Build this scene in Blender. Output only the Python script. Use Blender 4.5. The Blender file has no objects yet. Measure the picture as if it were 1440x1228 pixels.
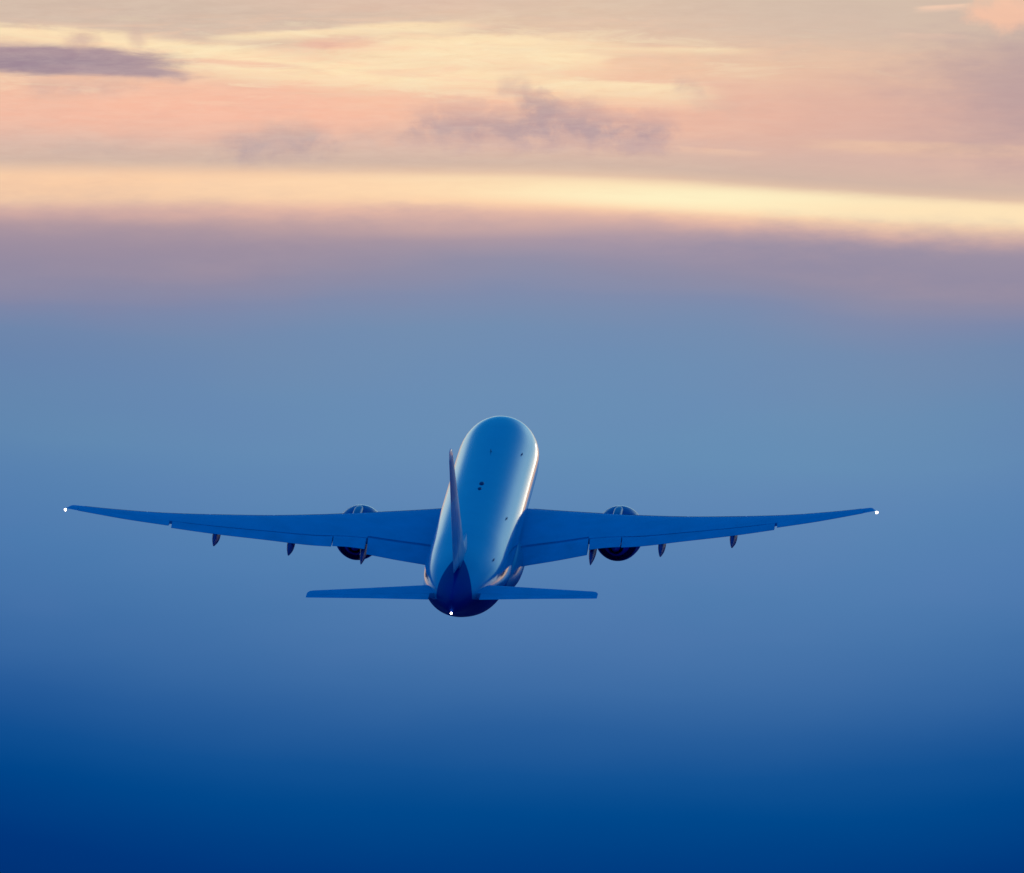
import bpy, math, random
from mathutils import Matrix, Vector
R = math.radians
random.seed(7)
C = bpy.context.scene.collection
SC = bpy.context.scene

# ------------------------------------------------------------------ camera
EL0 = 4.5                      # elevation the telephoto lens is tipped up to
FPX = 18.565 * 1200.0          # focal length in pixels of a 1440 px wide frame
cam = bpy.data.cameras.new('camera')
cam.sensor_fit = 'HORIZONTAL'; cam.sensor_width = 36.0
cam.lens = 36.0 * FPX / 1440.0
cam.clip_start = 1.0; cam.clip_end = 200000.0
camo = bpy.data.objects.new('camera', cam); C.objects.link(camo)
CAMPOS = Vector((0, 0, 1.7))
camo.location = CAMPOS
camo.rotation_euler = (R(90 + EL0), 0, 0)
SC.camera = camo
SC.view_settings.view_transform = 'Standard'
SC.view_settings.look = 'None'
SC.view_settings.exposure = 0.0
SC.view_settings.gamma = 1.0
SC.view_settings.use_curve_mapping = False
SC.cycles.max_bounces = 6

DEG = math.degrees(1.0 / FPX)                  # degrees in one photo pixel at the frame centre
def AZ(px): return (px - 720.0) * DEG          # azimuth of a column
def EL(py): return EL0 - (py - 614.0) * DEG    # elevation of a row

def lin(c):
    return tuple((v / 255.0 / 12.92) if v <= 10.3 else (((v / 255.0) + .055) / 1.055) ** 2.4 for v in c)

# ------------------------------------------------------------------ sky (world)
SUN_AZ, SUN_EL = 12.0, 8.0
W = bpy.data.worlds.new('World'); SC.world = W; W.use_nodes = True
nt = W.node_tree; nt.nodes.clear()

class V:
    """a scalar socket with arithmetic"""
    def __init__(s, x): s.x = x
    def _m(s, op, *a):
        n = nt.nodes.new('ShaderNodeMath'); n.operation = op
        for i, v in enumerate((s,) + a):
            if isinstance(v, V): nt.links.new(v.x, n.inputs[i])
            else: n.inputs[i].default_value = v
        return V(n.outputs[0])
    def __add__(s, o): return s._m('ADD', o)
    def __sub__(s, o): return s._m('SUBTRACT', o)
    def __mul__(s, o): return s._m('MULTIPLY', o)
    def __truediv__(s, o): return s._m('DIVIDE', o)
    def __pow__(s, o): return s._m('POWER', o)
    def max(s, o): return s._m('MAXIMUM', o)
    def min(s, o): return s._m('MINIMUM', o)
    def sq(s): return s._m('MULTIPLY', s)
def ss(v, a, b, lo=0.0, hi=1.0):
    n = nt.nodes.new('ShaderNodeMapRange'); n.interpolation_type = 'SMOOTHSTEP'
    nt.links.new(v.x, n.inputs[0])
    for i, q in enumerate((a, b, lo, hi)): n.inputs[i + 1].default_value = q
    return V(n.outputs[0])
def xyz(a, b, c):
    n = nt.nodes.new('ShaderNodeCombineXYZ')
    for i, q in enumerate((a, b, c)):
        if isinstance(q, V): nt.links.new(q.x, n.inputs[i])
        else: n.inputs[i].default_value = q
    return n.outputs[0]
def noise(vec, scale, detail=4, rough=.55, dist=0.0):
    n = nt.nodes.new('ShaderNodeTexNoise'); nt.links.new(vec, n.inputs['Vector'])
    n.inputs['Scale'].default_value = scale; n.inputs['Detail'].default_value = detail
    n.inputs['Roughness'].default_value = rough; n.inputs['Distortion'].default_value = dist
    return V(n.outputs[0])
def ramp(v, stops):
    n = nt.nodes.new('ShaderNodeValToRGB'); nt.links.new(v.x, n.inputs[0])
    e = n.color_ramp.elements; n.color_ramp.interpolation = 'LINEAR'
    while len(e) > 1: e.remove(e[0])
    e[0].position = stops[0][0]; e[0].color = (*stops[0][1], 1)
    for p, c in stops[1:]:
        q = e.new(p); q.color = (*c, 1)
    return n.outputs[0]
def mixc(f, a, b, mode='MIX'):
    n = nt.nodes.new('ShaderNodeMix'); n.data_type = 'RGBA'; n.blend_type = mode
    if isinstance(f, V): nt.links.new(f.x, n.inputs[0])
    else: n.inputs[0].default_value = f
    for i, q in ((6, a), (7, b)):
        if isinstance(q, tuple): n.inputs[i].default_value = (*q, 1)
        else: nt.links.new(q, n.inputs[i])
    return n.outputs[2]

tc = nt.nodes.new('ShaderNodeTexCoord')
sp = nt.nodes.new('ShaderNodeSeparateXYZ'); nt.links.new(tc.outputs['Generated'], sp.inputs[0])
dx, dy, dz = V(sp.outputs[0]), V(sp.outputs[1]), V(sp.outputs[2])
az = dx._m('ARCTAN2', dy) * math.degrees(1)
el = dz._m('ARCSINE') * math.degrees(1)
# work in units of 100 "steps": 1 step = DEG degrees, px to the right, py downward
X = az / DEG / 100.0 + 7.2
Y = (el * -1.0 + EL0) / DEG / 100.0 + 6.14
big = noise(xyz(X * .22, Y * .9, 3.1), 1.0, 3, .5)
fine = noise(xyz(X * .9, Y * 3.0, 8.7), 1.3, 6, .6)
# the long layers sag slowly to the right
sag = ss(X, 7.0, 15.0) * 0.42 + ss(X, 0.0, 7.0) * 0.02
cen = (X - 7.4).sq().min(60.0)
Yw = Y - sag * ss(Y, 1.6, 2.4) + (big - .5) * .35 * ss(Y, 2.9, 4.4) + (cen * .0045 - .16) * ss(Y, 6.5, 10.5) + cen * .008 * ss(Y, 4.0, 5.2)
# the mauve under the long band is deepest at the sides and thin in the middle
Yw = Yw + ((ss((X - 8.2)._m('ABSOLUTE'), 5.5, 1.0) * .34 - .24) + (big - .5) * .5) * ss(Yw, 3.15, 3.9) * ss(Yw, 7.6, 4.2)
Yl = Yw.max(-4.0).min(14.0)
def pos(y): return (y / 100.0 + 4.0) / 18.0
low = ramp((Yl + 4.0) / 18.0, [(pos(y), lin(c)) for y, c in (
    (-400, (178, 172, 176)), (-150, (200, 184, 172)), (0, (216, 192, 170)), (50, (220, 193, 170)), (110, (240, 196, 166)), (160, (238, 187, 164)),
    (195, (222, 184, 168)), (228, (210, 182, 166)), (240, (224, 192, 168)), (252, (247, 213, 176)), (268, (254, 222, 180)), (284, (254, 212, 174)),
    (300, (236, 188, 166)), (316, (204, 168, 162)), (340, (170, 151, 163)), (368, (145, 143, 167)), (408, (128, 140, 172)), (468, (115, 142, 177)), (560, (106, 143, 181)),
    (640, (101, 142, 182)), (700, (94, 136, 181)), (800, (82, 127, 177)), (880, (72, 118, 171)), (950, (58, 107, 164)), (1010, (40, 94, 156)), (1070, (18, 82, 148)),
    (1130, (0, 72, 140)), (1228, (0, 56, 126)), (1400, (0, 40, 108)))])
# upper dome: warm glow fades into deep saturated blue (elevation in degrees)
up = ramp(el / 90.0, [(0.0, lin((0, 52, 118))), (6.0 / 90, lin((214, 196, 180))), (8.0 / 90, lin((214, 222, 212))), (11.0 / 90, lin((164, 206, 222))), (14.0 / 90, lin((96, 170, 212))),
    (18.0 / 90, lin((28, 122, 188))), (23.0 / 90, lin((6, 100, 170))), (32.0 / 90, lin((0, 86, 156))), (60.0 / 90, lin((0, 82, 158))), (1.0, lin((0, 80, 156)))])
col = mixc(ss(el, 6.3, 8.2), low, up)
# far round the horizon the warmth is gone
far = ramp(el / 90.0, [(0.0, lin((0, 50, 118))), (8.0 / 90, lin((20, 92, 160))), (20.0 / 90, lin((0, 88, 164))), (1.0, lin((0, 80, 156)))])
azd = (az - 6.0)._m('ABSOLUTE')

def blob(cx, cy, rx, ry, soft=.75, wob=.9, nz=None, tilt=0.0, seed=0):
    """ragged patch, centre and radii in photo steps"""
    n_ = nz if nz is not None else fine
    ux = (X - cx / 100.0)
    uy = (Y - cy / 100.0 - ux * tilt)
    d = ((ux / (rx / 100.0)).sq() + (uy / (ry / 100.0)).sq())._m('SQRT') + (n_ - .5) * wob * 2
    return ss(d, 1.0 + soft * .5, 1.0 - soft * .5)
wisp = noise(xyz(X * .50, Y * 3.4, 1.3), 2.0, 8, .66, .45)
wis2 = noise(xyz(X * .9, Y * 5.5, 4.4), 2.2, 8, .68, .3)
puff = noise(xyz(X * 1.0, Y * 1.15, 5.9), 2.7, 6, .56, .25)
CREAM = lin((255, 228, 184)); PEACH = lin((250, 186, 160)); MAU2 = lin((194, 164, 160)); GREY = lin((208, 184, 168))
def lay(c, colr, f): return mixc(f, c, colr)
# pale grey-beige top, peach field underneath
col = lay(col, PEACH, blob(440, 150, 520, 38, 1.6, .4) * .75)
col = lay(col, lin((242, 200, 166)), blob(900, 105, 360, 78, 1.6, .4) * .6)
col = lay(col, PEACH, blob(1080, 160, 300, 40, 1.7, .5) * .55)
col = lay(col, GREY, blob(140, 22, 330, 34, 1.4, .4) * .7)
col = lay(col, lin((206, 184, 170)), blob(1180, 30, 260, 40, 1.6, .4) * .6)
col = lay(col, lin((232, 186, 166)), blob(560, 6, 180, 12, 1.8, .4) * .3)
# cream sunlit streaks, sharp above and melting below
def streak(c, cx, cy, rx, ry, f, tilt=0.0, colr=CREAM, edge=.5, wob=.6, bend=0.0):
    ux = X - cx / 100.0
    uy = (Y - cy / 100.0 - ux * tilt - ux.sq() * bend) / (ry / 100.0) + (wisp - .5) * wob * 2.6
    mx = ss((ux / (rx / 100.0)).sq() + (wisp - .5) * 1.2, 1.15, .05)
    my = ss(uy, -1.0 - edge, -1.0 + edge) * ss(uy, 2.0, -.4)
    return lay(c, colr, mx * my * ss(wis2, .22, .50, .62, 1.0) * f)
col = streak(col, 40, 50, 200, 12, .95, .05)
col = streak(col, 225, 72, 250, 15, .9, .075)
col = streak(col, 420, 98, 260, 16, .9, .06)
col = streak(col, 640, 84, 250, 34, .9, -.01)
col = streak(col, 540, 108, 260, 12, .85, .035)
col = streak(col, 410, 50, 130, 6, .85, -.05)
col = streak(col, 570, 40, 110, 7, .85, -.03)
col = streak(col, 640, 56, 130, 9, .6, .03)
col = streak(col, 800, 84, 70, 10, .85, .06, edge=.3)
col = streak(col, 880, 130, 150, 14, .85, .05, edge=.25, wob=.35)
col = streak(col, 960, 72, 130, 5, .55, .01)
col = streak(col, 760, 62, 150, 6, .35, .03)
col = streak(col, 1310, 210, 190, 8, .7, .035, lin((255, 208, 168)))
col = streak(col, 1000, 213, 90, 4, .4, .06, lin((252, 206, 172)))
col = streak(col, 1330, 12, 44, 4, .75, -.06, lin((250, 208, 180)))
col = streak(col, 1310, 52, 60, 4, .35, .03, lin((240, 200, 176)))
col = lay(col, lin((238, 186, 162)), blob(478, 60, 55, 9, .9, .6, wisp) * .6)
col = lay(col, lin((226, 170, 156)), blob(452, 64, 34, 5, .9, .6, wisp) * .5)
col = lay(col, lin((242, 184, 160)), blob(325, 90, 80, 5, 1.0, .6, wisp, .05) * .65)
# cream and peach break up inside the sunlit layer
lit = blob(520, 88, 620, 58, 1.3, .5, wisp)
frag = noise(xyz(X * .35, Y * 2.6, 7.7), 2.0, 9, .66, .8)
col = lay(col, lin((252, 202, 168)), lit * ss(frag, .46, .70) * .55)
col = lay(col, lin((255, 240, 198)), lit * ss(frag, .50, .32) * .40)
# brighter knots in the long cream band
col = lay(col, lin((255, 242, 198)), blob(990, 279, 360, 15, 1.6, .35, wisp, .05) * .95)
col = lay(col, lin((255, 228, 186)), blob(1370, 302, 260, 14, 1.5, .35, wisp, .04) * .95)
col = lay(col, lin((255, 232, 188)), blob(620, 262, 260, 10, 1.6, .4, wisp) * .5)
col = lay(col, lin((255, 206, 166)), blob(60, 262, 560, 22, 1.6, .4, wisp) * .8)
col = lay(col, lin((255, 216, 176)), blob(420, 264, 200, 14, 1.7, .4, wisp) * .6)
col = lay(col, lin((232, 184, 166)), blob(330, 296, 300, 10, 1.7, .5, wisp) * .5)
# mauve shaded cloud
col = lay(col, lin((168, 146, 156)), blob(1490, 130, 170, 85, 1.7, .6) * .75)
col = lay(col, MAU2, blob(1260, 160, 260, 70, 1.8, .5) * .45)
col = lay(col, lin((250, 196, 166)), blob(1420, 20, 52, 24, 1.0, .9, puff) * .8)
def puffc(c, cx, cy, rx, ry, f, colr, tilt=0.0, edge=.7, wob=1.0):
    """soft ragged cloud: lumpy top, underside dissolving"""
    ux = X - cx / 100.0
    n_ = (puff - .5) * wob + (fine - .5) * .25
    uy = (Y - cy / 100.0 - ux * tilt) / (ry / 100.0)
    mx = ss((ux / (rx / 100.0)).sq() + n_ * 2.2, 1.35, .1)
    my = ss(uy + n_ * 3.2, -1.0 - edge, -1.0 + edge * 1.3) * ss(uy + n_ * 1.2, 1.7, .0)
    return lay(c, colr, mx * my * ss(puff, .30, .66, 1.0, .55) * f)
col = lay(col, lin((168, 142, 152)), blob(60, 84, 168, 20, .7, .5, wisp, .02))
col = lay(col, lin((158, 136, 150)), blob(40, 92, 150, 13, 1.0, .5, wisp, .03) * .8)
col = lay(col, lin((170, 144, 154)), blob(165, 101, 85, 7, 1.0, .7, wisp, .05) * .85)
col = puffc(col, 190, 102, 70, 9, .8, lin((170, 146, 154)), .10, .6, .6)
col = puffc(col, 110, 122, 90, 14, .55, lin((206, 170, 160)), .0, .8, .9)
col = lay(col, lin((204, 170, 160)), blob(110, 56, 20, 11, 1.8, 1.2, puff) * .7)
col = lay(col, lin((208, 174, 162)), blob(190, 54, 11, 13, 1.8, 1.2, puff) * .5)
col = puffc(col, 388, 205, 84, 20, 1.0, lin((184, 160, 162)), -.06, .7, .75)
col = puffc(col, 405, 184, 40, 15, .55, lin((204, 174, 164)), .0, .8, 1.1)
col = puffc(col, 130, 210, 70, 10, .35, lin((190, 168, 162)), .0, .8, 1.1)
col = puffc(col, 668, 178, 96, 27, 1.0, lin((190, 160, 160)), .02, .7, .8)
col = puffc(col, 690, 186, 70, 18, .6, lin((186, 158, 160)), .02, .9, .7)
col = puffc(col, 560, 190, 90, 12, .45, lin((206, 176, 166)), .0, .8, .9)
col = puffc(col, 760, 150, 34, 20, .95, lin((188, 160, 158)), .25, .6, 1.0)
col = puffc(col, 800, 172, 60, 30, .9, lin((186, 158, 160)), .1, .6, .9)
col = puffc(col, 722, 122, 26, 12, .6, lin((204, 174, 164)), .0, .8, 1.2)
col = puffc(col, 812, 182, 80, 24, .95, lin((184, 156, 160)), .06, .7, 1.0)
col = puffc(col, 905, 188, 50, 24, 1.0, lin((184, 156, 160)), .03, .7, .8)
col = puffc(col, 970, 122, 22, 9, .6, lin((204, 174, 162)), .25, .8, 1.2)
col = puffc(col, 1005, 148, 46, 12, .35, lin((210, 178, 164)), .1, .9, 1.2)
col = puffc(col, 780, 204, 240, 10, .5, lin((208, 174, 168)), .0, .9, .8)
# faint mauve tongue hanging below the cream band
col = lay(col, lin((170, 152, 168)), blob(960, 345, 300, 28, 1.6, .5, None, .07) * .5)
col = lay(col, lin((138, 136, 163)), blob(1380, 378, 420, 44, 1.7, .5, None, .04) * .75)
col = lay(col, lin((214, 176, 166)), blob(620, 312, 240, 16, 1.6, .6) * .5)
col = lay(col, lin((140, 132, 158)), blob(60, 350, 420, 60, 1.8, .5) * .55)
# long faint streaks running through the whole layer
col = mixc(ss(wis2, .3, .7) * ss(Y, 3.0, 1.8) * ss(el, 7.6, 6.3) * ss(X, 14.0, 7.0, .03, .11), col, lin((255, 236, 214)))
col = mixc(ss(wisp, .62, .3) * ss(Y, 3.2, 2.0) * ss(el, 7.6, 6.3) * ss(X, 14.0, 7.0, .04, .11), col, lin((190, 160, 155)))
# and very broad unevenness in the blue
hz = noise(xyz(X * .12, Y * .35, 9.4), 1.6, 3, .5)
col = mixc(ss(hz, .35, .65) * ss(Y, 3.6, 5.5) * ss(Y, 10.5, 8.0) * .14, col, lin((104, 128, 184)))
# the glow is strongest a little right of the lens axis and sinks to plain blue at the sides
side = ss((X - 8.4)._m('ABSOLUTE'), 1.5, 11.0) * ss(Y, 3.6, 5.0)
col = mixc(side * ss(Y, 8.0, 5.0) * .50, col, (.80, .70, .80), 'MULTIPLY')
col = mixc(side * ss(Y, 5.0, 8.0) * .42, col, (.50, .78, .92), 'MULTIPLY')
col = mixc(ss(azd, 13.0, 30.0), col, far)
def glow(a0, e0, ra, re, f, colr):
    g = (((az - a0) / ra).sq() + ((el - e0) / re).sq()) * -1.0
    return mixc(g._m('EXPONENT') * ss(el, 7.0, 9.5) * f, col, lin(colr))
col = glow(15.0, 16.5, 6.5, 5.5, .85, (172, 220, 240))
col = glow(-11.0, 12.0, 6.0, 3.6, .85, (190, 218, 230))
# broad soft brightness round the hidden sun
sdx = (az - SUN_AZ); sdy = (el - SUN_EL)
sunblob = ((sdx.sq() + sdy.sq() * 1.4) * -.035)._m('EXPONENT')
col = mixc(sunblob * ss(el, 5.6, 7.5) * .35, col, (1.05, 1.08, .98), 'MIX')
bg = nt.nodes.new('ShaderNodeBackground'); nt.links.new(col, bg.inputs[0]); bg.inputs[1].default_value = 1.0
# a little of the physical twilight sky on top, blue tinted, high above the frame
skt = nt.nodes.new('ShaderNodeTexSky'); skt.sky_type = 'NISHITA'; skt.sun_disc = False
skt.sun_elevation = R(SUN_EL); skt.sun_rotation = R(SUN_AZ)
skc = mixc(1.0, skt.outputs[0], (.01, .28, .60), 'MULTIPLY')
skc = mixc(ss(el, 14.0, 34.0), (0, 0, 0), skc)
bg2 = nt.nodes.new('ShaderNodeBackground'); nt.links.new(skc, bg2.inputs[0]); bg2.inputs[1].default_value = 0.05
ad = nt.nodes.new('ShaderNodeAddShader'); nt.links.new(bg.outputs[0], ad.inputs[0]); nt.links.new(bg2.outputs[0], ad.inputs[1])
ow = nt.nodes.new('ShaderNodeOutputWorld'); nt.links.new(ad.outputs[0], ow.inputs[0])
W.cycles.sampling_method = 'MANUAL'; W.cycles.sample_map_resolution = 2048

# ------------------------------------------------------------------ sun, low ahead and to the right
sun = bpy.data.lights.new('sun', 'SUN'); sun.energy = 0.005; sun.angle = R(3.0); sun.color = (1.0, .82, .66)
suno = bpy.data.objects.new('sun', sun); C.objects.link(suno)
sd = Vector((math.sin(R(SUN_AZ)) * math.cos(R(SUN_EL)), math.cos(R(SUN_AZ)) * math.cos(R(SUN_EL)), math.sin(R(SUN_EL))))
suno.rotation_euler = (-sd).to_track_quat('-Z', 'Y').to_euler()

# ------------------------------------------------------------------ materials
def mat(name, base, rough=.4, metal=0.0, coat=0.0, spec=.5, var=.06, vscale=.6, emis=None, bump=0.0):
    m = bpy.data.materials.new(name); m.use_nodes = True
    t = m.node_tree; b = t.nodes['Principled BSDF']
    tcn = t.nodes.new('ShaderNodeTexCoord')
    n = t.nodes.new('ShaderNodeTexNoise'); n.inputs['Scale'].default_value = vscale; n.inputs['Detail'].default_value = 5
    t.links.new(tcn.outputs['Object'], n.inputs['Vector'])
    cr = t.nodes.new('ShaderNodeValToRGB')
    cr.color_ramp.elements[0].position = .3; cr.color_ramp.elements[1].position = .7
    cr.color_ramp.elements[0].color = (*[c * (1 - var) for c in base], 1)
    cr.color_ramp.elements[1].color = (*[min(1, c * (1 + var)) for c in base], 1)
    t.links.new(n.outputs[0], cr.inputs[0]); t.links.new(cr.outputs[0], b.inputs['Base Color'])
    b.inputs['Roughness'].default_value = rough; b.inputs['Metallic'].default_value = metal
    b.inputs['Coat Weight'].default_value = coat; b.inputs['Coat Roughness'].default_value = .08
    b.inputs['Specular IOR Level'].default_value = spec
    if bump:
        bp = t.nodes.new('ShaderNodeBump'); bp.inputs['Strength'].default_value = bump; bp.inputs['Distance'].default_value = .02
        t.links.new(n.outputs[0], bp.inputs['Height']); t.links.new(bp.outputs[0], b.inputs['Normal'])
    if emis:
        b.inputs['Emission Color'].default_value = (*emis[0], 1); b.inputs['Emission Strength'].default_value = emis[1]
    return m

def tnode(t, op, a, b=None, c=None):
    n = t.nodes.new('ShaderNodeMath'); n.operation = op
    for i, v in enumerate((a, b, c)):
        if v is None: continue
        if isinstance(v, (int, float)): n.inputs[i].default_value = v
        else: t.links.new(v, n.inputs[i])
    return n.outputs[0]

def fuselage_paint():
    """gloss white with a navy tail end, window row and faint panel joints (object space: Y forward, Z up)"""
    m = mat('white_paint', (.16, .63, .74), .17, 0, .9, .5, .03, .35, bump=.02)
    t = m.node_tree; b = t.nodes['Principled BSDF']
    tcn = [n for n in t.nodes if n.type == 'TEX_COORD'][0]; cr = [n for n in t.nodes if n.type == 'VALTORGB'][0]
    s = t.nodes.new('ShaderNodeSeparateXYZ'); t.links.new(tcn.outputs['Object'], s.inputs[0])
    sx, sy, sz = s.outputs
    st = tnode(t, 'SUBTRACT', 32.0, sy)                       # station from the nose
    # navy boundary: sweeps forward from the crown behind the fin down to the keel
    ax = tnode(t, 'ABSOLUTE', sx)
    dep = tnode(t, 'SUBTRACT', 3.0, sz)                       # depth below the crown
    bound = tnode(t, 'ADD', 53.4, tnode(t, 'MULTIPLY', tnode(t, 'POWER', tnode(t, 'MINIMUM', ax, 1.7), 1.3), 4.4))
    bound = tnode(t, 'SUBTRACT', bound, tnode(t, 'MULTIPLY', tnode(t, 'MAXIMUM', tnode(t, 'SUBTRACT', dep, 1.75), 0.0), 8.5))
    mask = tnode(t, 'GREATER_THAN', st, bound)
    # windows
    per = tnode(t, 'ABSOLUTE', tnode(t, 'SUBTRACT', tnode(t, 'FRACT', tnode(t, 'DIVIDE', st, .533)), .5))
    w1 = tnode(t, 'LESS_THAN', per, .26)
    w2 = tnode(t, 'LESS_THAN', tnode(t, 'ABSOLUTE', tnode(t, 'SUBTRACT', sz, .62)), .19)
    w3 = tnode(t, 'MULTIPLY', tnode(t, 'GREATER_THAN', st, 8.0), tnode(t, 'LESS_THAN', st, 51.0))
    win = tnode(t, 'MULTIPLY', tnode(t, 'MULTIPLY', w1, w2), w3)
    # skin joints every few metres
    jf = tnode(t, 'LESS_THAN', tnode(t, 'ABSOLUTE', tnode(t, 'SUBTRACT', tnode(t, 'FRACT', tnode(t, 'DIVIDE', st, 5.33)), .5)), .004)
    def mx(f, a, col):
        n = t.nodes.new('ShaderNodeMix'); n.data_type = 'RGBA'; t.links.new(f, n.inputs[0])
        t.links.new(a, n.inputs[6]); n.inputs[7].default_value = (*col, 1); return n.outputs[2]
    c = cr.outputs[0]
    c = mx(tnode(t, 'MULTIPLY', jf, .25), c, (.25, .3, .35))
    c = mx(win, c, (.02, .03, .05))
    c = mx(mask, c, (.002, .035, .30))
    inv = tnode(t, 'SUBTRACT', 1.0, mask)
    t.links.new(tnode(t, 'MULTIPLY_ADD', inv, .70, .25), b.inputs['Coat Weight'])
    t.links.new(tnode(t, 'MULTIPLY_ADD', inv, .22, .02), b.inputs['Specular IOR Level'])
    t.links.new(tnode(t, 'MULTIPLY_ADD', mask, .13, .17), b.inputs['Roughness'])
    t.links.new(c, b.inputs['Base Color'])
    return m
def fin_paint_sun_tint():
    m = mat('fin_paint_sun_tint', (.18, .56, .72), .3, 0, .25, .15, .03, .35)
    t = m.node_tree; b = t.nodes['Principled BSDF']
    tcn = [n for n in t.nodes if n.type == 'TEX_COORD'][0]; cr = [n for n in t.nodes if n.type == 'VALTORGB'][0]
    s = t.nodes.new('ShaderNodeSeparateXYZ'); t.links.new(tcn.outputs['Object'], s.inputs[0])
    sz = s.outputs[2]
    band = tnode(t, 'MULTIPLY', tnode(t, 'GREATER_THAN', sz, 9.0), tnode(t, 'LESS_THAN', sz, 12.5))  # mauve tint on the upper fin: warm sunlight put into the colour
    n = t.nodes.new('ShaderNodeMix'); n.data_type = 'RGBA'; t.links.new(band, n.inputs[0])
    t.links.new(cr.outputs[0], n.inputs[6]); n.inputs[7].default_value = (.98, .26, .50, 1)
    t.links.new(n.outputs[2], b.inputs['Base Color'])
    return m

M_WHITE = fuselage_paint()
M_FIN = fin_paint_sun_tint()
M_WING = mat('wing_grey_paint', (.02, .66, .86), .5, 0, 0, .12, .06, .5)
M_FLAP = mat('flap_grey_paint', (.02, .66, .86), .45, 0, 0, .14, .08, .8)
M_LIP = mat('bare_metal_lip', (.72, .80, .84), .16, 1.0, 0, .5, .04, 1.0)
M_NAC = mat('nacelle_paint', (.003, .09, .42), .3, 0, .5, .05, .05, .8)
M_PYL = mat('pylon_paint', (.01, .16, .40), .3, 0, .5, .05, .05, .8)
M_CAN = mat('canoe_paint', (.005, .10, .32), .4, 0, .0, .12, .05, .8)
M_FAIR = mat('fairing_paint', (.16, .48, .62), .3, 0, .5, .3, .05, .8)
M_DARK = mat('exhaust_metal', (.003, .03, .50), .5, .0, 0, .5, .2, 3.0)
M_GASK = mat('dark_rubber', (.004, .03, .40), .6, 0, 0, .1)
M_ANT = mat('antenna_grey', (.02, .07, .20), .4)
M_LAMP = mat('lamp_glass_white', (.9, .9, .9), .2, emis=((1.0, .78, .66), 16.0))

# ------------------------------------------------------------------ mesh helpers
def mesh_obj(name, verts, faces, material, parent=None, smooth=True, sharp=40):
    me = bpy.data.meshes.new(name); me.from_pydata([tuple(v) for v in verts], [], faces); me.validate(); me.update()
    import bmesh
    bm = bmesh.new(); bm.from_mesh(me); bmesh.ops.remove_doubles(bm, verts=bm.verts, dist=1e-4)
    bmesh.ops.recalc_face_normals(bm, faces=bm.faces); bm.to_mesh(me); bm.free()
    if smooth:
        for p in me.polygons: p.use_smooth = True
        me.set_sharp_from_angle(angle=R(sharp))
    me.materials.append(material)
    o = bpy.data.objects.new(name, me); C.objects.link(o)
    if parent: o.parent = parent
    return o
def loft(rings, cap0=True, cap1=True, closed=True):
    """rings: lists of equal length of points -> verts, faces"""
    n = len(rings[0]); vs = [p for r in rings for p in r]; fs = []
    m = n if closed else n - 1
    for i in range(len(rings) - 1):
        for j in range(m):
            k = (j + 1) % n
            fs.append((i * n + j, i * n + k, (i + 1) * n + k, (i + 1) * n + j))
    if cap0: fs.append(tuple(range(n)))
    if cap1: fs.append(tuple(range((len(rings) - 1) * n, len(rings) * n)))
    return vs, fs
def S(st, y, z): return (y, 32.0 - st, z)      # aircraft station coordinates -> local
def lerp_tab(tab, x):
    if x <= tab[0][0]: return tab[0][1:] if len(tab[0]) > 2 else tab[0][1]
    for a, b in zip(tab, tab[1:]):
        if x <= b[0]:
            f = (x - a[0]) / (b[0] - a[0])
            r = tuple(p + (q - p) * f for p, q in zip(a[1:], b[1:]))
            return r if len(r) > 1 else r[0]
    return tab[-1][1:] if len(tab[-1]) > 2 else tab[-1][1]
def cr_tab(tab, x):
    """Catmull-Rom (non-uniform, finite difference tangents)"""
    n = len(tab)
    if x <= tab[0][0]: return tab[0][1:]
    if x >= tab[-1][0]: return tab[-1][1:]
    i = max(k for k in range(n) if tab[k][0] <= x); i = min(i, n - 2)
    x0, x1 = tab[i][0], tab[i + 1][0]; h = x1 - x0; t = (x - x0) / h
    out = []
    for c in range(1, len(tab[0])):
        def sl(k):
            if k <= 0: return (tab[1][c] - tab[0][c]) / (tab[1][0] - tab[0][0])
            if k >= n - 1: return (tab[-1][c] - tab[-2][c]) / (tab[-1][0] - tab[-2][0])
            a = (tab[k][c] - tab[k - 1][c]) / (tab[k][0] - tab[k - 1][0]); b = (tab[k + 1][c] - tab[k][c]) / (tab[k + 1][0] - tab[k][0])
            return 0.0 if a * b <= 0 else 2 * a * b / (a + b)
        p0, p1, m0, m1 = tab[i][c], tab[i + 1][c], sl(i) * h, sl(i + 1) * h
        out.append(p0 * (2 * t ** 3 - 3 * t * t + 1) + m0 * (t ** 3 - 2 * t * t + t) + p1 * (-2 * t ** 3 + 3 * t * t) + m1 * (t ** 3 - t * t))
    return tuple(out)

# ------------------------------------------------------------------ the airliner
root = bpy.data.objects.new('airliner', None); C.objects.link(root)
root['label'] = 'twin-engine jet airliner climbing away from the viewer, white fuselage, blue-grey wings, lit wingtips'
root['category'] = 'airplane'

# fuselage: station, centre z, half width, half height
FUS = [(0.0, -.95, .02, .02), (.12, -.94, .34, .34), (.35, -.91, .62, .62), (.8, -.82, .98, .98), (1.5, -.68, 1.4, 1.42), (2.5, -.47, 1.88, 1.92), (3.6, -.29, 2.28, 2.33),
       (5.0, -.13, 2.66, 2.7), (6.5, -.03, 2.9, 2.93), (8.5, 0, 3.05, 3.06), (11, 0, 3.1, 3.1), (44, 0, 3.1, 3.1), (46.5, .05, 3.08, 3.03), (49, .21, 2.98, 2.85),
       (51.5, .48, 2.78, 2.57), (54, .78, 2.46, 2.26), (56.5, 1.12, 2.03, 1.82), (58.5, 1.34, 1.6, 1.46), (60.3, 1.47, 1.14, 1.14), (61.6, 1.52, .72, .88), (62.5, 1.50, .34, .70), (62.9, 1.46, .09, .50), (62.94, 1.46, .02, .44)]
rings = []
NS = 96
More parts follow.
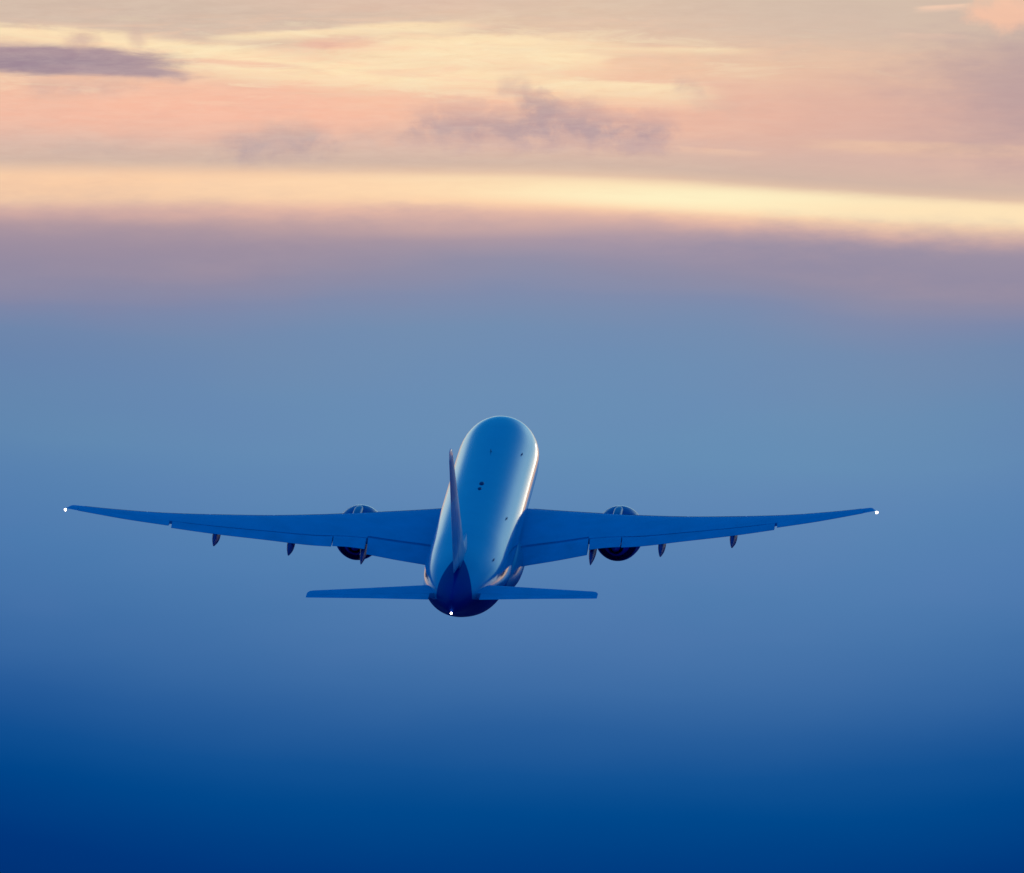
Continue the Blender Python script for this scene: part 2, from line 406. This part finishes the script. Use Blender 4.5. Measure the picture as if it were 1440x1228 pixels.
st_list = [0, .03, .07, .12, .2, .3, .45, .6, .8, 1.0, 1.25, 1.5, 1.8, 2.2, 2.6, 3.1, 3.6, 4.2, 5, 5.8, 6.6, 7.5, 8.5, 10, 12] + [14 + 2 * i for i in range(15)] + [43 + .6 * i for i in range(31)] + [61.3, 61.6, 61.9, 62.2, 62.5, 62.7, 62.85, 62.92, 62.94]
for st in st_list:
    zc, hw, hh = cr_tab(FUS, st)
    rings.append([S(st, 1.02 * hw * math.sin(a), zc + 1.01 * hh * math.cos(a)) for a in [2 * math.pi * k / NS for k in range(NS)]])
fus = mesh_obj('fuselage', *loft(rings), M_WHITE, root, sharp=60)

# wing-to-body fairing
FB = [(16.5, -2.55, .6, .3), (18.5, -2.5, 2.0, .8), (21, -2.35, 2.95, 1.35), (24, -2.28, 3.38, 1.62), (28, -2.25, 3.52, 1.75), (33, -2.25, 3.5, 1.78), (36, -2.25, 3.42, 1.7),
      (38.5, -2.2, 3.2, 1.5), (41, -2.1, 2.7, 1.2), (43, -2.15, 2.0, .9), (44.8, -2.3, .9, .5), (45.5, -2.4, .1, .1)]
rings = []
for i in range(60):
    st = 16.5 + 29.0 * i / 59
    zc, hw, hh = cr_tab(FB, st); rr = []
    for k in range(64):
        a = 2 * math.pi * k / 64; s_, c_ = math.sin(a), math.cos(a)
        e = .75
        rr.append(S(st, hw * math.copysign(abs(s_) ** e, s_), zc + hh * math.copysign(abs(c_) ** e, c_)))
    rings.append(rr)
mesh_obj('wing_body_fairing', *loft(rings), M_FAIR, root, sharp=60)

# wing planform
def xle(y): return 20.6 + .70 * (y - 3.1)
def xte(y): return 34.6 + .6 * (y - 3.1) / 6.8 if y < 9.9 else 35.2 + .328 * (y - 9.9)
ZLE = [(2.0, -1.62), (3.1, -1.5), (9.0, -.74), (15.4, .17), (19.5, .92), (23.5, 1.73), (26.5, 2.47), (28.6, 3.04), (30.0, 3.46), (30.5, 3.62)]
ZTE = [(2.0, -1.95), (3.1, -1.72), (6, -1.22), (9.0, -.66), (12.4, -.2), (15.7, .45), (19.8, 1.26), (23.2, 2.03), (26, 2.68), (28.7, 3.39), (30.2, 3.80), (30.5, 3.88)]
TH = [(2.0, .135), (3.1, .132), (9.9, .112), (20, .10), (30.5, .095)]
def hinge(y):     # chord fraction where the movable trailing surfaces begin
    c = xte(y) - xle(y)
    d = 2.35 if y < 8.4 else lerp_tab([(8.4, 2.0), (12, 1.75), (22.8, 1.25), (30, .8)], y)
    return 1 - d / c
def af(f, t):     # half thickness over chord
    return 5 * t * (.2969 * math.sqrt(max(f, 0)) - .126 * f - .3516 * f * f + .2843 * f ** 3 - .1036 * f ** 4)
def camber(f): return .016 * math.sin(math.pi * min(1, f)) ** 1.0
def wpt(y, f, side, le=None, c=None, dz=0.0, t=None):
    """surface point: side +1 top, -1 bottom, 0 chord line"""
    x0 = xle(y) if le is None else le; x1 = xte(y)
    z0 = cr_tab(ZLE, y)[0]; z1 = cr_tab(ZTE, y)[0]; cc = x1 - x0
    tt = lerp_tab(TH, y) if t is None else t
    return (x0 + cc * f, z0 + (z1 - z0) * f + cc * (camber(f) + side * af(f, tt)) + dz)
def ringpts(y, f0, f1, sgn, n=22, le=None, t=None, dzf=None):
    out = []
    fr = [f1 + (f0 - f1) * (.5 - .5 * math.cos(math.pi * (i / n))) for i in range(n + 1)] if f0 == 0 else [f1 + (f0 - f1) * i / n for i in range(n + 1)]
    if f0 == 0: fr = [f1 * (1 - i / n) ** 1.7 for i in range(n + 1)]
    for f in fr:
        x, z = wpt(y, f, 1, le, t=t); out.append((x, z))
    for f in reversed(fr[:-1]):
        x, z = wpt(y, f, -1, le, t=t); out.append((x, z))
    return [S(x, sgn * y, z + (dzf(x) if dzf else 0)) for x, z in out]

def control_surface(name, y0, y1, sgn, parent, droop, material=M_FLAP, n=10, tuck=.25):
    """a movable piece aft of the hinge with a rounded nose, drooped by `droop` metres at its trailing edge"""
    rings = []
    for i in range(n + 1):
        y = y0 + (y1 - y0) * i / n
        fh = hinge(min(max(y, y0 + .01), y1 - .01)); c = xte(y) - xle(y)
        fn = fh - tuck / c
        xh, zu = wpt(y, fh, 1); _, zl = wpt(y, fh, -1)
        hth = (zu - zl) / 2 * .93
        pts = []
        m = 8
        x0 = xh - .12; x1 = xte(y); L = x1 - x0
        zc0 = (zu + zl) / 2 + .0; z1 = wpt(y, 1, 0)[1]
        prof = [0, .02, .06, .14, .28, .45, .65, .85, 1.0]
        dr = droop(y) if callable(droop) else droop
        for f in reversed(prof):
            th = hth * (math.sqrt(min(1, f / .14)) if f < .14 else 1) * (1 - max(0, (f - .14) / .86)) ** .9 + .012
            pts.append((x0 + L * f, zc0 + (z1 - zc0) * f + th - dr * f))
        for f in prof[1:]:
            th = hth * (math.sqrt(min(1, f / .14)) if f < .14 else 1) * (1 - max(0, (f - .14) / .86)) ** .9 + .012
            pts.append((x0 + L * f, zc0 + (z1 - zc0) * f - th - dr * f))
        rings.append([S(a, sgn * y, b) for a, b in pts])
    return mesh_obj(name, *loft(rings), material, parent, sharp=35)

def canoe(y, sgn, x0, x1, drop, hw, parent):
    rings = []
    n = 30
    for i in range(n + 1):
        f = i / n; x = x0 + (x1 - x0) * f
        pr = math.sin(math.pi / 2 * min(1, f / .35)) ** .7 if f < .35 else max(0.0, 1 - ((f - .35) / .65) ** 2.0)
        zt = wpt(y, max(0, min(1, (x - xle(y)) / (xte(y) - xle(y)))), -1)[1]
        zc = zt - .12 - (drop + .22) * f ** 1.6
        hh = .56 * pr ** .8 + .015
        rings.append([S(x, sgn * y + (hw * pr + .01) * math.sin(a), zc - .18 * pr + hh * math.cos(a)) for a in [2 * math.pi * k / 24 for k in range(24)]])
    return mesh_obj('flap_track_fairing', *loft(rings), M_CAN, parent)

TIP = [(30.0, 0.0), (30.15, .25), (30.28, .6), (30.38, 1.0), (30.45, 1.5)]
def make_wing(sgn):
    rings = []
    ys = [2.0, 3.1, 4.5, 6, 7.2, 8.39, 8.41, 9.9, 11, 12.5, 14, 15.5, 17, 18.5, 20, 21.5, 22.8, 24, 25, 26, 27, 28, 29, 29.6]
    for y in ys:
        rings.append(ringpts(y, 0, hinge(y), sgn))
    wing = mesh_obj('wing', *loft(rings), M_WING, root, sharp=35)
    rings = []
    # raked tip closing the wing outboard of the aileron
    for y, dxl in [(29.6, -.28), (29.8, -.14)] + TIP:
        le = xle(min(y, 30.0)) + (dxl if dxl > 0 else xle(y) - xle(min(y, 30.0)))
        t = lerp_tab([(29.5, .095), (30.15, .085), (30.45, .03)], y)
        rings.append(ringpts(y, 0, 1.0, sgn, le=le, t=t))
    mesh_obj('wingtip', *loft(rings), M_WING, wing, sharp=35)
    control_surface('inboard_flap', 3.15, 8.36, sgn, wing, lambda y: .60 - .12 * (y - 3.1) / 5.3)
    control_surface('flaperon', 8.5, 10.9, sgn, wing, .10)
    control_surface('outboard_flap', 10.98, 22.75, sgn, wing, .14, n=24)
    control_surface('aileron', 22.95, 29.57, sgn, wing, .0, n=14)
    # spoiler panels ahead of the flaps, a hair proud of the skin
    for a, b in ((3.6, 5.9), (5.95, 8.3), (11.1, 13.2), (13.25, 15.4), (15.45, 17.6), (17.65, 19.8), (19.85, 22.0)):
        vs, fs = [], []
        k = 6
        for i in range(k + 1):
            y = a + (b - a) * i / k
            fh = hinge(y); c = xte(y) - xle(y)
            for j, off in enumerate((1.25, .8, .4, -.04)):
                f = fh - off / c
                x, z = wpt(y, min(f, 1), 1)
                if off < 0:
                    xa, za = wpt(y, fh, 1); xb, zb = wpt(y, fh - .2 / c, 1)
                    z = za + (za - zb) / .2 * .04; x = xa + .04
                vs.append(S(x, sgn * y, z + .018))
        top = len(vs)
        vs += [(p[0], p[1], p[2] - .03) for p in vs]
        for i in range(k):
            for j in range(3):
                q = i * 4 + j
                fs.append((q, q + 4, q + 5, q + 1)); fs.append((q + top, q + 1 + top, q + 5 + top, q + 4 + top))
        bd = [j for j in range(4)] + [i * 4 + 3 for i in range(1, k + 1)] + [k * 4 + j for j in (2, 1, 0)] + [i * 4 for i in range(k - 1, 0, -1)]
        for u, w in zip(bd, bd[1:] + bd[:1]): fs.append((u, w, w + top, u + top))
        mesh_obj('spoiler', vs, fs, M_WING, wing, sharp=35)
    for y, xf, dr in ((8.68, 36.3, .62), (14.05, 37.9, .36), (19.55, 39.6, .34)):
        canoe(y, sgn, xf - (6.0 if y < 10 else 5.0), xf + .25, dr, .27, wing)
    # aileron hinge horn seen as a notch
    # navigation light at the tip
    yl = 30.55; xl = 41.15
    zl = cr_tab(ZTE, 30.45)[0] - .30
    rings = []
    for i in range(9):
        f = i / 8; r = .09 * math.sin(math.pi * (f * .98 + .01)) ** .6
        rings.append([S(xl - .16 + .32 * f, sgn * yl + r * math.sin(a), zl + r * math.cos(a)) for a in [2 * math.pi * k / 12 for k in range(12)]])
    lamp = mesh_obj('navigation_light', *loft(rings), M_LAMP, wing)
    # slats along the leading edge: thin shell proud of the nose
    for a, b in ((3.5, 9.0), (10.6, 15.7), (15.78, 20.3), (20.38, 24.8), (24.88, 29.3)):
        rings = []
        for i in range(9):
            y = a + (b - a) * i / 8; c = xte(y) - xle(y)
            pts = []
            fr = [.075 * (1 - k / 8) ** 1.8 for k in range(9)]
            for f in fr:
                x, z = wpt(y, f, 1); pts.append((x - .02, z + .02))
            for f in reversed(fr[:-4]):
                x, z = wpt(y, f, -1); pts.append((x - .02, z - .01)) if f < .04 else None
            rings.append([S(p, sgn * y, q) for p, q in pts])
        vs, fs = loft(rings, False, False, closed=False)
        mesh_obj('slat', vs, fs, M_LIP, wing, sharp=60)
    return wing
wings = [make_wing(-1), make_wing(1)]
wings[0]['label'] = 'left wing swept back from the fuselage, lit white at its tip'
wings[1]['label'] = 'right wing swept back from the fuselage, lit white at its tip'

# engines
EY, EX, EZ = 9.95, 18.3, -2.98
def revolve(prof, cx, cy, cz, n=64, sq=1.0):
    return [[S(cx + x, cy + r * math.sin(a), cz + r * math.cos(a)) for a in [2 * math.pi * k / n for k in range(n)]] for x, r in prof]
def make_engine(sgn):
    cy = sgn * EY
    prof = [(1.2, 1.38), (.6, 1.40), (.25, 1.46), (.12, 1.5)]
    outer = [(1.0, 1.835), (1.3, 1.865), (1.7, 1.89), (2.2, 1.90), (3.2, 1.87), (4.2, 1.74), (5.0, 1.55), (5.0, 1.50), (4.2, 1.58), (3.0, 1.50), (1.4, 1.40)]
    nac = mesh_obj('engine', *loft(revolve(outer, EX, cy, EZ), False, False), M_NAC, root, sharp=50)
    lipp = [(1.3, 1.39), (.6, 1.40), (.25, 1.44), (.08, 1.5), (0, 1.57), (.05, 1.63), (.16, 1.67), (.3, 1.70), (.5, 1.752), (.75, 1.80), (1.01, 1.84)]
    mesh_obj('intake_lip', *loft(revolve(lipp, EX, cy, EZ), False, False), M_LIP, nac)
    fanp = [(.75, .02), (.95, .18), (1.3, .38), (1.45, .40), (1.45, 1.39), (1.5, 1.39)]
    mesh_obj('intake_fan', *loft(revolve(fanp, EX, cy, EZ), True, False), M_DARK, nac, sharp=30)
    core = [(3.0, 1.15), (4.6, 1.12), (5.6, .98), (6.6, .72), (7.0, .62), (6.98, .56), (6.0, .60), (5.2, .6)]
    mesh_obj('core_nozzle', *loft(revolve(core, EX, cy, EZ), True, False), M_DARK, nac, sharp=50)
    plug = [(5.2, .5), (6.4, .44), (7.2, .28), (7.8, .03)]
    mesh_obj('exhaust_cone', *loft(revolve(plug, EX, cy, EZ, 32), True, True), M_DARK, nac, sharp=50)
    bulk = [(3.9, 1.10), (3.92, 1.57)]
    mesh_obj('fan_duct', *loft(revolve(bulk, EX, cy, EZ), False, False), M_GASK, nac)
    # pylon
    rings = []
    yle = EY
    for x, zt, zb, hw in ((19.6, EZ + 1.88, EZ + 1.6, .05), (20.0, EZ + 1.97, EZ + 1.5, .25), (20.8, EZ + 2.06, EZ + 1.4, .36), (22.3, EZ + 2.16, EZ + 1.2, .38), (24, EZ + 2.22, EZ + 1.0, .36),
                          (25.6, EZ + 2.12, EZ + .7, .32), (27.5, -1.0, EZ + .8, .28), (29.5, -1.1, -1.6, .2), (31, -1.0, -1.2, .08)):
        h = (zt - zb) / 2; zc = (zt + zb) / 2
        rr = []
        for k in range(24):
            a = 2 * math.pi * k / 24; s_, c_ = math.sin(a), math.cos(a)
            rr.append(S(x, cy + hw * math.copysign(abs(s_) ** .6, s_), zc + h * math.copysign(abs(c_) ** .6, c_)))
        rings.append(rr)
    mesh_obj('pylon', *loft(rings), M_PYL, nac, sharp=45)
    # strake on the inboard shoulder
    a = -sgn * R(48)
    vs = []
    for x, r in ((20.2, 1.80), (21.4, 2.2), (22.4, 2.22), (22.5, 1.80)):
        for d in (-.015, .015):
            aa = a + d / r
            vs.append(S(x, cy + r * math.sin(aa), EZ + r * math.cos(aa)))
    mesh_obj('strake', vs, [(0, 2, 4, 6), (1, 7, 5, 3), (0, 1, 3, 2), (2, 3, 5, 4), (4, 5, 7, 6), (6, 7, 1, 0)], M_NAC, nac, smooth=False)
    return nac
eng = [make_engine(-1), make_engine(1)]
eng[0]['label'] = 'dark nacelle slung under the left wing'
eng[1]['label'] = 'dark nacelle slung under the right wing'

# generic lifting surface by stations
def foil_ring(le, te, t, f1=1.0, f0=0.0, n=14):
    """le, te are (station, span, height); returns chord-wise loop in local coordinates; t half-thickness direction handled by caller"""
    fr = [f0 + (f1 - f0) * (1 - i / n) ** 1.6 for i in range(n + 1)]
    up = [(f, af(f, t)) for f in fr]; dn = [(f, -af(f, t)) for f in reversed(fr[:-1])]
    return up + dn
def tail_surface(name, tab, sgn, f0, f1, material, parent, vertical=False, grow=1.0):
    """tab rows: span, le station, le height, te station, te height, thickness"""
    rings = []
    for y, xl, zl, xt, zt, t in tab:
        c = xt - xl
        r = []
        for f, h in foil_ring(None, None, t, f1, f0):
            h = h if f0 == 0 or f > f0 + 1e-6 else h
            if vertical: r.append(S(xl + c * f, h * c * grow, y))
            else: r.append(S(xl + c * f, sgn * y, zl + (zt - zl) * f + h * c * grow))
        rings.append(r)
    return mesh_obj(name, *loft(rings), material, parent, sharp=35)
def dense(tab, n):
    out = []
    a, b = tab[0][0], tab[-1][0]
    ks = sorted(set([a + (b - a) * i / n for i in range(n + 1)] + [r[0] for r in tab]))
    for y in ks: out.append((y,) + tuple(lerp_tab(tab, y)))
    return out
HT = [(.6, 53.0, .68, 60.4, 1.30, .10), (1.9, 54.0, .82, 60.6, 1.42, .095), (6.0, 57.2, 1.42, 61.7, 1.76, .09), (10.35, 60.65, 2.07, 62.9, 2.09, .085), (10.62, 61.0, 2.12, 62.97, 2.11, .07), (10.77, 61.5, 2.13, 63.0, 2.13, .03)]
for sgn, lb in ((-1, 'left'), (1, 'right')):
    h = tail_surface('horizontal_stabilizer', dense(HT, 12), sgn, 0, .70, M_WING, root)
    h['label'] = lb + ' tailplane, plain blue-grey with a squared tip'
    tail_surface('elevator', [(y, a, b, c, d, t) for y, a, b, c, d, t in dense([r for r in HT if 1.8 < r[0] < 10.5], 10)], sgn, .71, 1.0, M_FLAP, h)
    vs, fs = loft([[S(a + (c - a) * f, sgn * y, b + (d - b) * f + s_ * af(f, t) * (c - a)) for f, s_ in ((.69, 1), (1, 1), (1, -1), (.69, -1))] for y, a, b, c, d, t in HT[3:]])
    mesh_obj('stabilizer_tip', vs, fs, M_WING, h)

# fin
FT = [(2.2, 49.6, 0, 59.7, 0, .075), (3.2, 51.2, 0, 59.9, 0, .085), (4.2, 52.5, 0, 60.2, 0, .09), (8.0, 56.1, 0, 61.5, 0, .095), (12.5, 60.35, 0, 63.1, 0, .09), (12.95, 60.9, 0, 63.2, 0, .07), (13.12, 61.5, 0, 63.2, 0, .03)]
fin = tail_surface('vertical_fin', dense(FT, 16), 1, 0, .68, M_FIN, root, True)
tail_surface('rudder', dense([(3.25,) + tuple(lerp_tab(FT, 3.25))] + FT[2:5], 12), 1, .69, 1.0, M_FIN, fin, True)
vs, fs = loft([[S(a + (c - a) * f, s_ * af(f, t) * (c - a), y) for f, s_ in ((.67, 1), (1, 1), (1, -1), (.67, -1))] for y, a, b, c, d, t in FT[4:]])
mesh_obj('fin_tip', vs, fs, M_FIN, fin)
tail_surface('fin_leading_edge', [(y, a - .03, b, c, d, t * 1.03) for y, a, b, c, d, t in dense(FT[2:6], 14)], 1, 0, .055, M_LIP, fin, True)
rings = []
for x, zt, hw in ((45.8, 3.10, .04), (47.0, 3.15, .12), (48.2, 3.23, .20), (49.3, 3.36, .27), (50.3, 3.56, .32), (51.3, 3.84, .34), (52.3, 4.14, .33), (53.6, 4.45, .22)):
    rings.append([S(x, hw * s_ * w, z) for s_, w, z in ((-1, 1.4, 2.7), (-1, 1, 3.05 + (zt - 3.05) * .3), (-1, .6, 3.05 + (zt - 3.05) * .8), (0, 0, zt), (1, .6, 3.05 + (zt - 3.05) * .8), (1, 1, 3.05 + (zt - 3.05) * .3), (1, 1.4, 2.7))])
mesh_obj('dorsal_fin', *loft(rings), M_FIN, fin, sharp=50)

# blade antennas along the crown
def antenna(st, y, h, L):
    z0 = math.sqrt(3.1 ** 2 - y * y) - .03
    rings = []
    for k, (f, l, t) in enumerate(((0, 1, .05), (.5, .8, .04), (1, .5, .015))):
        rings.append([S(st + (f * .25) * L + l * L * (q - .5), y + t * w, z0 + h * f) for q, w in ((0, 0), (.3, 1), (1, .1), (1, -.1), (.3, -1))])
    return mesh_obj('antenna', *loft(rings), M_ANT, fus, sharp=30)
antenna(19.5, .13, .30, .5)
def dome(st, y, hw, L, h):
    rings = []
    for k in range(7):
        q = k / 6 * .999; w = math.sqrt(1 - q * q)
        rings.append([S(st + L / 2 * w * math.cos(a), y + hw * w * math.sin(a), 3.12 + h * q) for a in [2 * math.pi * m / 20 for m in range(20)]])
    return mesh_obj('antenna', *loft(rings), M_ANT, fus, sharp=60)
dome(30.2, .12, .19, 1.0, .12); dome(31.9, .08, .15, .8, .10)
# small dark service ports on the right shoulder
for st, a in ((16.3, 46), (37.0, 50), (50.5, 52)):
    zc, hw, hh = cr_tab(FUS, st); q = R(a)
    vs = []
    for r in (.0, .03):
        for du, dv in ((-.32, -.04), (.32, -.04), (.32, .04), (-.32, .04)):
            aa = q + dv / 3
            vs.append(S(st + du, (hw * 1.035 + r) * math.sin(aa), zc + (hh * 1.02 + r) * math.cos(aa)))
    mesh_obj('service_port', vs, [(0, 3, 2, 1), (4, 5, 6, 7), (0, 1, 5, 4), (1, 2, 6, 5), (2, 3, 7, 6), (3, 0, 4, 7)], M_ANT, fus, smooth=False)
# tail light
rings = []
for i in range(9):
    f = i / 8; r = .08 * math.sin(math.pi * (f * .98 + .01)) ** .6
    rings.append([S(62.93 + .26 * f, r * math.sin(a), .98 + r * math.cos(a)) for a in [2 * math.pi * k / 12 for k in range(12)]])
mesh_obj('tail_light', *loft(rings), M_LAMP, fus)

# pose (fitted to the photograph): heading, climb, bank, place in the lens frame
PSI, THE, PHI = 6.38223513e-02 + R(.08), 2.26824769e-01, 3.20170107e-03
a = Vector((math.sin(PSI) * math.cos(THE), math.cos(PSI) * math.cos(THE), math.sin(THE)))
r0 = Vector((math.cos(PSI), -math.sin(PSI), 0)); u0 = r0.cross(a)
r_ = r0 * math.cos(PHI) - u0 * math.sin(PHI); u_ = u0 * math.cos(PHI) + r0 * math.sin(PHI)
tilt = Matrix.Rotation(R(EL0), 4, 'X')
Mx = Matrix(((r_.x, a.x, u_.x, -2.50), (r_.y, a.y, u_.y, 1200.0), (r_.z, a.z, u_.z, -7.0215), (0, 0, 0, 1)))
root.matrix_world = Matrix.Translation(CAMPOS) @ tilt @ Mx

# ------------------------------------------------------------------ unseen ground sheet out to the horizon, coloured blue as added fill from below
vs = [(0, 0, 0)]; fs = []
NR = 64; rad = [50, 200, 800, 3000, 12000, 60000]
for r in rad:
    for k in range(NR): vs.append((r * math.cos(2 * math.pi * k / NR), r * math.sin(2 * math.pi * k / NR), 0))
for k in range(NR): fs.append((0, 1 + k, 1 + (k + 1) % NR))
for i in range(len(rad) - 1):
    for k in range(NR):
        b0 = 1 + i * NR; b1 = b0 + NR; q = (k + 1) % NR
        fs.append((b0 + k, b1 + k, b1 + q, b0 + q))
g = mesh_obj('fill_ground', vs, fs, mat('fill_blue', (.002, .05, .22), .9, spec=.05, var=.3, vscale=.02), None, smooth=False)
g['kind'] = 'structure'; g['label'] = 'unseen dark blue ground sheet, added for blue fill from below the airliner'
